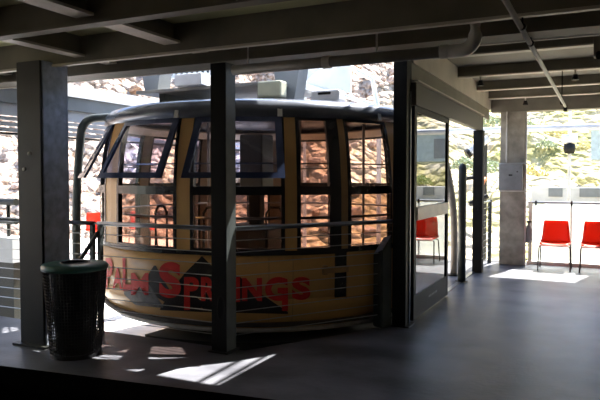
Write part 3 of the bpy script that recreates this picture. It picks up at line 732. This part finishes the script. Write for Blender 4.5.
# roof gear of the cabin
bm = B(); box(bm, -5.22, -3.25, 6.1, 7.3, 2.56, 2.60, .004); obj('roof_walkway', bm, M['pipe_dark'], cab)
for xx in (-4.9, -3.5):
    bm = B(); box(bm, xx - .04, xx + .04, 6.2, 7.2, 2.34, 2.56); obj('walkway_support', bm, M['steel_dark'], cab)
bm = B(); box(bm, -3.62, -3.42, 6.85, 7.05, 2.60, 4.6); obj('hanger_arm', bm, M['pipe_dark'], cab)
for c in (at(158, 90, 8.0), at(291, 88, 7.3)):
    zb = 2.60 if c.x < -3.6 else 2.40; bm = B(); vs = [(-.10, zb), (.10, zb), (.17, zb + .40), (-.17, zb + .40)]
    a = [bm.verts.new((c.x + u, c.y - .12, z)) for u, z in vs]; b = [bm.verts.new((c.x + u, c.y + .12, z)) for u, z in vs]
    bm.faces.new(a[::-1]); bm.faces.new(b)
    for i in range(4): bm.faces.new((a[i], a[(i + 1) % 4], b[(i + 1) % 4], b[i]))
    obj('winch_housing', bm, M['header_mid'], cab)
bm = B(); box(bm, -5.5, -2.95, 7.1, 7.16, 2.91, 3.02); pr = obj('perforated_rail', bm, M['white'], cab)
for k in range(29):
    xx = -5.44 + k * .088
    bm = B(); tube(bm, [(xx, 7.1, 2.965), (xx, 7.093, 2.965)], .02, 8); obj('rail_hole', bm, M['lens'], pr)
c = at(191, 88, 7.4); bm = B(); box(bm, c.x - .16, c.x + .22, c.y - .1, c.y + .1, 2.60, 2.74, .01); obj('equipment_cover', bm, M['white'], cab)
c = at(273, 90, 7.0); bm = B(); box(bm, c.x - .16, c.x + .14, c.y - .08, c.y + .08, 2.42, 2.60, .02); obj('equipment_cover', bm, M['yellowish'], cab)
c = at(328, 93, 6.6); bm = B(); box(bm, c.x - .16, c.x + .16, c.y - .1, c.y + .1, 2.32, 2.44, .02); vb = obj('vent_box', bm, M['white'], cab)
bm = B(); box(bm, c.x - .07, c.x + .07, c.y - .106, c.y - .1, 2.39, 2.415); obj('vent_slot', bm, M['lens'], vb)

# ------------------------------------------------------------------ structure behind and left of the dock
t = thing('dock_header', 'long pale header beam across the left side of the dock', 'header', (-6.1, 8, 2.3))
bm = B(); box(bm, -6.16, -6.06, 3.9, 10.6, 2.55, 2.70); obj('upper_panel', bm, M['header_pale'], t)
bm = B(); box(bm, -6.20, -6.10, 3.9, 10.6, 2.38, 2.55); obj('lower_panel', bm, M['header_mid'], t)
bm = B(); box(bm, -6.18, -6.15, 3.9, 10.6, 2.24, 2.38); obj('fascia', bm, M['header_pale'], t)
for k in range(3):
    bm = B(); box(bm, -6.19, -6.15, 3.9, 10.6, 2.055 + k * .065, 2.10 + k * .065); obj('slat', bm, M['slat'], t)
bm = B(); box(bm, -6.20, -6.14, 3.9, 10.6, 2.02, 2.045); obj('bottom_strip', bm, M['steel_black'], t)
for i, (y, l) in enumerate([(10.5, 'grey steel post behind the cabin at the end of the pale header'), (8.6, 'black steel post on the left side of the dock behind the cabin')]):
    bm = B(); box(bm, -6.24, -6.12, y, y + .14, -.62, 2.02); tag(obj('dock_post', bm, M['steel_black']), l, 'post')
t = thing('white_frame', 'white tubular frame standing behind the cabin roof', 'frame', (-4.9, 11.9, -.6))
bm = B(); tube(bm, [(-5.65, 11.9, -.62), (-5.65, 11.9, 3.5), (-5.05, 11.9, 3.9)], .05, 8); tube(bm, [(-5.65, 11.9, 3.5), (-4.05, 11.9, 2.95)], .04, 8)
tube(bm, [(-4.60, 11.9, 3.75), (-4.15, 11.9, 3.5), (-4.00, 11.9, 2.8), (-4.00, 11.9, -.62)], .05, 8); obj('tubing', bm, M['white'], t)
bm = B(); box(bm, -5.6, -4.6, 11.88, 11.92, 3.25, 4.2); obj('panel', bm, M['header_pale'], t)

# low barrier left outside, seen beside the steel column
t = thing('parapet', 'dark low parapet with a pale top outside at far left', 'parapet', (-9, 6.5, -.6))
bm = B(); box(bm, -13, -6.85, 5.6, 5.8, -.62, .42); obj('wall', bm, M['steel_dark'], t)
bm = B(); box(bm, -13, -6.8, 5.55, 5.85, .42, .74); obj('coping', bm, M['header_pale'], t)
t = thing('handrail', 'dark double handrail above the pale parapet at far left', 'handrail', (-9, 5.8, .98))
for z in (.95, 1.2):
    bm = B(); tube(bm, [(-13, 5.7, z), (-6.9, 5.7, z)], .05, 8); obj('rail', bm, M['steel_dark'], t)
for x in (-12.2, -10.2, -8.6, -7.05):
    bm = B(); tube(bm, [(x, 5.7, .74), (x, 5.7, 1.2)], .025, 8); obj('upright', bm, M['steel_dark'], t)

# two unseen ropes added above the dock to stripe the sunlit floor
for q, l in ((-1.80, 'unseen left rope added above the dock to stripe the floor light'), (-1.66, 'unseen right rope added above the dock to stripe the floor light')):
    bm = B(); tube(bm, [(q, 5.2, 5.0), (q, 40, 9.0)], .025, 8); tag(obj('shade_rope', bm, M['steel_dark']), l, 'cable')
# ------------------------------------------------------------------ pipes under the ceiling
t = thing('drain_pipe', 'fat grey pipe slung under the edge beam ending in an elbow', 'pipe', (-2.7, 4.4, 2.41))
bm = B(); tube(bm, [(-2.74, 4.40, 2.41), (-.98, 4.40, 2.41)], .042, 16); obj('pipe_run', bm, M['pipe_dark'], t, True)
bm = B(); tube(bm, round_corner((-.98, 4.40, 2.41), (-.79, 4.40, 2.41), (-.79, 4.40, 2.60), .10) + [(-.79, 4.40, 2.755)], .046, 16); obj('elbow', bm, M['pipe'], t, True)
for xx in (-1.0, -1.9):
    bm = B(); tube(bm, [(xx - .03, 4.40, 2.41), (xx + .03, 4.40, 2.41)], .05, 16); obj('coupling', bm, M['pipe'], t)
for xx in (-2.6, -1.5):
    bm = B(); tube(bm, [(xx, 4.40, 2.44), (xx, 4.40, 2.76)], .008, 6); obj('hanger', bm, M['pipe'], t)
t = thing('sprinkler_pipe', 'thin pale pipe running away across the ceiling joists', 'pipe', (-.45, 6, 2.46))
bm = B(); tube(bm, [(-.47, 2.3, 2.46), (-.43, 8.95, 2.46)], .017, 10); obj('pipe_run', bm, M['pipe'], t, True)
for y, zt in ((4.10, 2.52), (4.62, 2.50), (8.5, 2.86)):
    bm = B(); tube(bm, [(-.45, y, 2.475), (-.45, y, zt)], .006, 6); obj('hanger', bm, M['steel_black'], t)
    bm = B(); tube(bm, [(-.45, y - .012, 2.46), (-.45, y + .012, 2.46)], .023, 10); obj('clamp', bm, M['steel_black'], t)
bm = B(); tube(bm, [(-.43, 8.95, 2.48), (-.43, 8.95, 2.40)], .025, 8); obj('end_fitting', bm, M['steel_black'], t)
def spot(loc, label):
    t = thing('spotlight', label, 'light', loc)
    x, y, z = loc
    bm = B(); tube(bm, [(x, y, z), (x, y, z - .06)], .012, 6); obj('stem', bm, M['pipe'], t)
    bm = B(); tube(bm, [(x, y, z - .05), (x, y, z - .12)], [.025, .045], 12); obj('lamp_head', bm, M['steel_black'], t)
spot((-1.45, 8.50, 2.86), 'small black ceiling spotlight near the drain pipe elbow')
spot((-1.15, 11.06, 2.86), 'small black ceiling spotlight above the concrete column')
spot((-.30, 8.50, 2.86), 'small black ceiling spotlight right of the thin pipe')
t = thing('ceiling_camera', 'grey ceiling device at the right edge of the photo', 'device', (-.03, 6.9, 2.9))
bm = B(); box(bm, -.08, .02, 6.8, 6.95, 2.72, 3.0, .01); obj('housing', bm, M['joist'], t)
bm = B(); tube(bm, [(-.03, 6.8, 2.74), (-.03, 6.74, 2.70)], .03, 10); obj('lens', bm, M['steel_black'], t)

# ------------------------------------------------------------------ things seen outside between post and column
t = thing('floodlight', 'white and black floodlight beyond the black door post', 'light', (-1.95, 12.6, 1.9))
bm = B(); tube(bm, [(-2.05, 12.7, -.62), (-2.05, 12.7, 2.2)], .03, 8); obj('pole', bm, M['steel_dark'], t)
bm = B(); tube(bm, [(-2.35, 12.6, 2.02), (-2.0, 12.7, 2.30)], [.09, .07], 12); obj('shade', bm, M['white'], t)
bm = B(); tube(bm, [(-2.40, 12.58, 1.98), (-2.33, 12.61, 2.035)], [.10, .09], 12); obj('lamp_head', bm, M['steel_black'], t)
t = thing('coin_telescope', 'orange and black viewing device on a stand behind the cable fence', 'telescope', (-2.1, 12.2, 0))
bm = B(); tube(bm, [(-2.15, 12.5, -.62), (-2.15, 12.5, 1.15)], .05, 10); obj('stand', bm, M['steel_dark'], t)
bm = B(); tube(bm, [(-2.22, 12.45, 1.10), (-2.02, 12.55, 1.52)], [.05, .035], 10); obj('barrel', bm, M['orange'], t, True)
bm = B(); tube(bm, [(-2.38, 12.4, 1.50), (-2.08, 12.5, 1.54)], .04, 8); tube(bm, [(-2.30, 12.4, 1.0), (-1.98, 12.55, 1.16)], .05, 8); obj('yoke', bm, M['steel_black'], t)

t = thing('lamp_post', 'slim pale lamp post with a dark round lamp outside above the chairs', 'lamp post', (-.6, 15.5, 0))
lx, ly = -.62, 15.0
bm = B(); tube(bm, [(lx, ly, .0), (lx, ly, 3.2)], .035, 8); obj('pole', bm, M['slat'], t)
bm = B(); lathe(bm, [(0.0, 2.04), (.10, 2.05), (.13, 2.16), (.11, 2.26), (0, 2.28)], lx, ly - .1, 16); obj('lamp_head', bm, M['steel_black'], t, True)
bm = B(); box(bm, lx - .16, lx + .16, ly - .2, ly + .05, 2.28, 2.46, .03); obj('lamp_housing', bm, M['white'], t)
t = thing('outdoor_wall', 'low pale concrete wall with dark blocks outside behind the chairs', 'wall', (0, 17, 0))
bm = B(); box(bm, -1.6, 6, 17.0, 17.25, -.3, 1.27, .01); obj('wall', bm, M['slab'], t)
for x0, x1 in ((-1.18, -.85), (-.46, .1), (.6, .9)):
    bm = B(); box(bm, x0, x1, 16.96, 17.0, 1.03, 1.25); obj('dark_block', bm, M['header_mid'], t)
t = thing('utility_building', 'small pale teal building on the slope at the right edge', 'building', (1.4, 20, 0))
bm = B(); box(bm, -.25, 3.2, 19.0, 21.5, 2.0, 2.85, .02); obj('wall', bm, M['teal_wall'], t)
bm = B(); box(bm, -.33, 3.3, 18.9, 21.6, 2.85, 2.92, .01); obj('roof', bm, M['slat'], t)
bm = B(); box(bm, .5, 1.1, 18.97, 19.0, 2.1, 2.7); obj('hatch', bm, M['header_mid'], t)
for q in (0.0, 2.9):
    bm = B(); box(bm, q, q + .15, 19.3, 19.5, 0.5, 2.0); obj('support', bm, M['slat'], t)

# ------------------------------------------------------------------ hillside
def height(x, y):
    d = math.hypot(x, y)
    ang = math.atan2(x, y)                     # 0 = +Y, negative to the left
    left = min(1, max(0, (-x - 5) / 6))
    base = 13.0 + 2.5 * left
    s = .30 + .32 * left
    h = max(0, d - base) * s
    h = 62 * (1 - math.exp(-h / 62))
    rough = .35 + .9 * left
    n = noise.fractal(Vector((x * .16, y * .16, 3.1)), 1.0, 2.0, 4) * 1.6
    n2 = noise.fractal(Vector((x * .8, y * .8, 9.1)), 1.0, 2.0, 4) * rough * .7
    k = min(1, max(0, (d - base) / 5))
    return -.64 + h + (n + n2) * k
bm = B(); NA, ND = 230, 150; G = []
for i in range(ND):
    d = 12.0 + 95 * (i / (ND - 1)) ** 1.7
    row = []
    for j in range(NA):
        a = math.radians(-95 + 140 * j / (NA - 1)); x, y = d * math.sin(a), d * math.cos(a)
        row.append(bm.verts.new((x, y, height(x, y))))
    G.append(row)
for a, b in zip(G, G[1:]):
    for k in range(NA - 1): bm.faces.new((a[k], a[k + 1], b[k + 1], b[k]))
struct('ground_hillside', bm, M['hill'], smooth=False)

# boulders on the left and middle slope
def boulder(m):
    bm = B(); bmesh.ops.create_icosphere(bm, subdivisions=3, radius=1)
    off = Vector((random.random() * 50, 0, 0))
    for v in bm.verts:
        n = noise.fractal(v.co * 1.1 + off, 1, 2, 3)
        v.co *= 1 + .38 * n; v.co.z *= .75
        q = .55
        for ax in range(3):
            if abs(v.co[ax]) > .72: v.co[ax] = math.copysign(.72 + (abs(v.co[ax]) - .72) * q, v.co[ax])
    return obj('boulder', bm, m)
bl = {'rock': 'pale pink boulder among many on the rocky slope behind the cabin', 'rock2': 'rusty brown boulder among many on the rocky slope behind the cabin'}
prot = [tag(boulder(M[k]), bl[k], 'boulder', 'pale boulders on the rocky slope' if k == 'rock' else 'rusty boulders on the rocky slope') for k in ('rock', 'rock2', 'rock', 'rock')]
def put(o, a, d, s, sink=.25):
    x, y = d * math.sin(a), d * math.cos(a)
    o.location = (x, y, height(x, y) + s * sink); o.rotation_euler = (random.uniform(-.3, .3), random.uniform(-.3, .3), random.uniform(0, 6.28))
    o.scale = (s * random.uniform(.8, 1.3), s * random.uniform(.8, 1.2), s * random.uniform(.7, 1.0))
cnt = 0
placed = []
for k in range(290):
    src = prot[k % 4]; o = src if k < 4 else src.copy()
    if k >= 4: COL.objects.link(o)
    sz = random.choice((.08, .11, .15, .2, .27))
    for _ in range(200):
        a = math.radians(random.uniform(-53, -17)); d = 15.5 + 17 * random.random() ** 1.2; r = sz * d / 20
        if all((d * math.sin(a) - q[0]) ** 2 + (d * math.cos(a) - q[1]) ** 2 > (1.75 * (r + q[2])) ** 2 for q in placed): break
    placed.append((d * math.sin(a), d * math.cos(a), r)); put(o, a, d, r)

def shrub(m):
    bm = B()
    for i in range(420):
        u = random.uniform(0, 2 * PI); v = random.random() ** .6; h = random.random()
        r = v * (.9 - .3 * h); c = Vector((r * math.cos(u), r * math.sin(u), .08 + h * .8 * (1 - .5 * v)))
        s = random.uniform(.06, .13); n = Vector((random.uniform(-1, 1), random.uniform(-1, 1), random.uniform(-.2, 1))).normalized()
        t_ = n.orthogonal().normalized(); b_ = n.cross(t_)
        vs = [bm.verts.new(c + t_ * s), bm.verts.new(c + b_ * s * .5), bm.verts.new(c - t_ * s), bm.verts.new(c - b_ * s * .5)]
        bm.faces.new(vs)
    return obj('shrub', bm, m)
sg = {'leaf': 'yellow green shrubs on the bright slope', 'leaf2': 'dry yellow shrubs on the bright slope', 'leaf3': 'grey green shrubs on the bright slope'}
sl = {'leaf': 'yellow green desert shrub on the bright slope at right', 'leaf2': 'dry yellow desert shrub on the bright slope at right', 'leaf3': 'grey green desert shrub on the bright slope at right'}
sprot = [tag(shrub(M[k]), sl[k], 'shrub', sg[k]) for k in ('leaf', 'leaf2', 'leaf3')]
splaced = []
for k in range(84):
    src = sprot[k % 3]; o = src if k < 3 else src.copy()
    if k >= 3: COL.objects.link(o)
    s = random.uniform(.45, 1.0)
    for _ in range(400):
        a = math.radians(random.uniform(-18, 9)); d = 19 + 26 * random.random(); x, y = d * math.sin(a), d * math.cos(a)
        if (-1.6 < x < 4.4 and 17 < y < 22.6) or any((x - q[0]) ** 2 + (y - q[1]) ** 2 < (1.0 * (s + q[2])) ** 2 for q in splaced): continue
        if all((x - q[0]) ** 2 + (y - q[1]) ** 2 > (s + q[2]) ** 2 for q in placed): break
    splaced.append((x, y, s))
    o.location = (x, y, height(x, y) - .12 * s); o.rotation_euler = (0, 0, random.uniform(0, 6.28)); o.scale = (s, s, s * random.uniform(.7, 1.0))
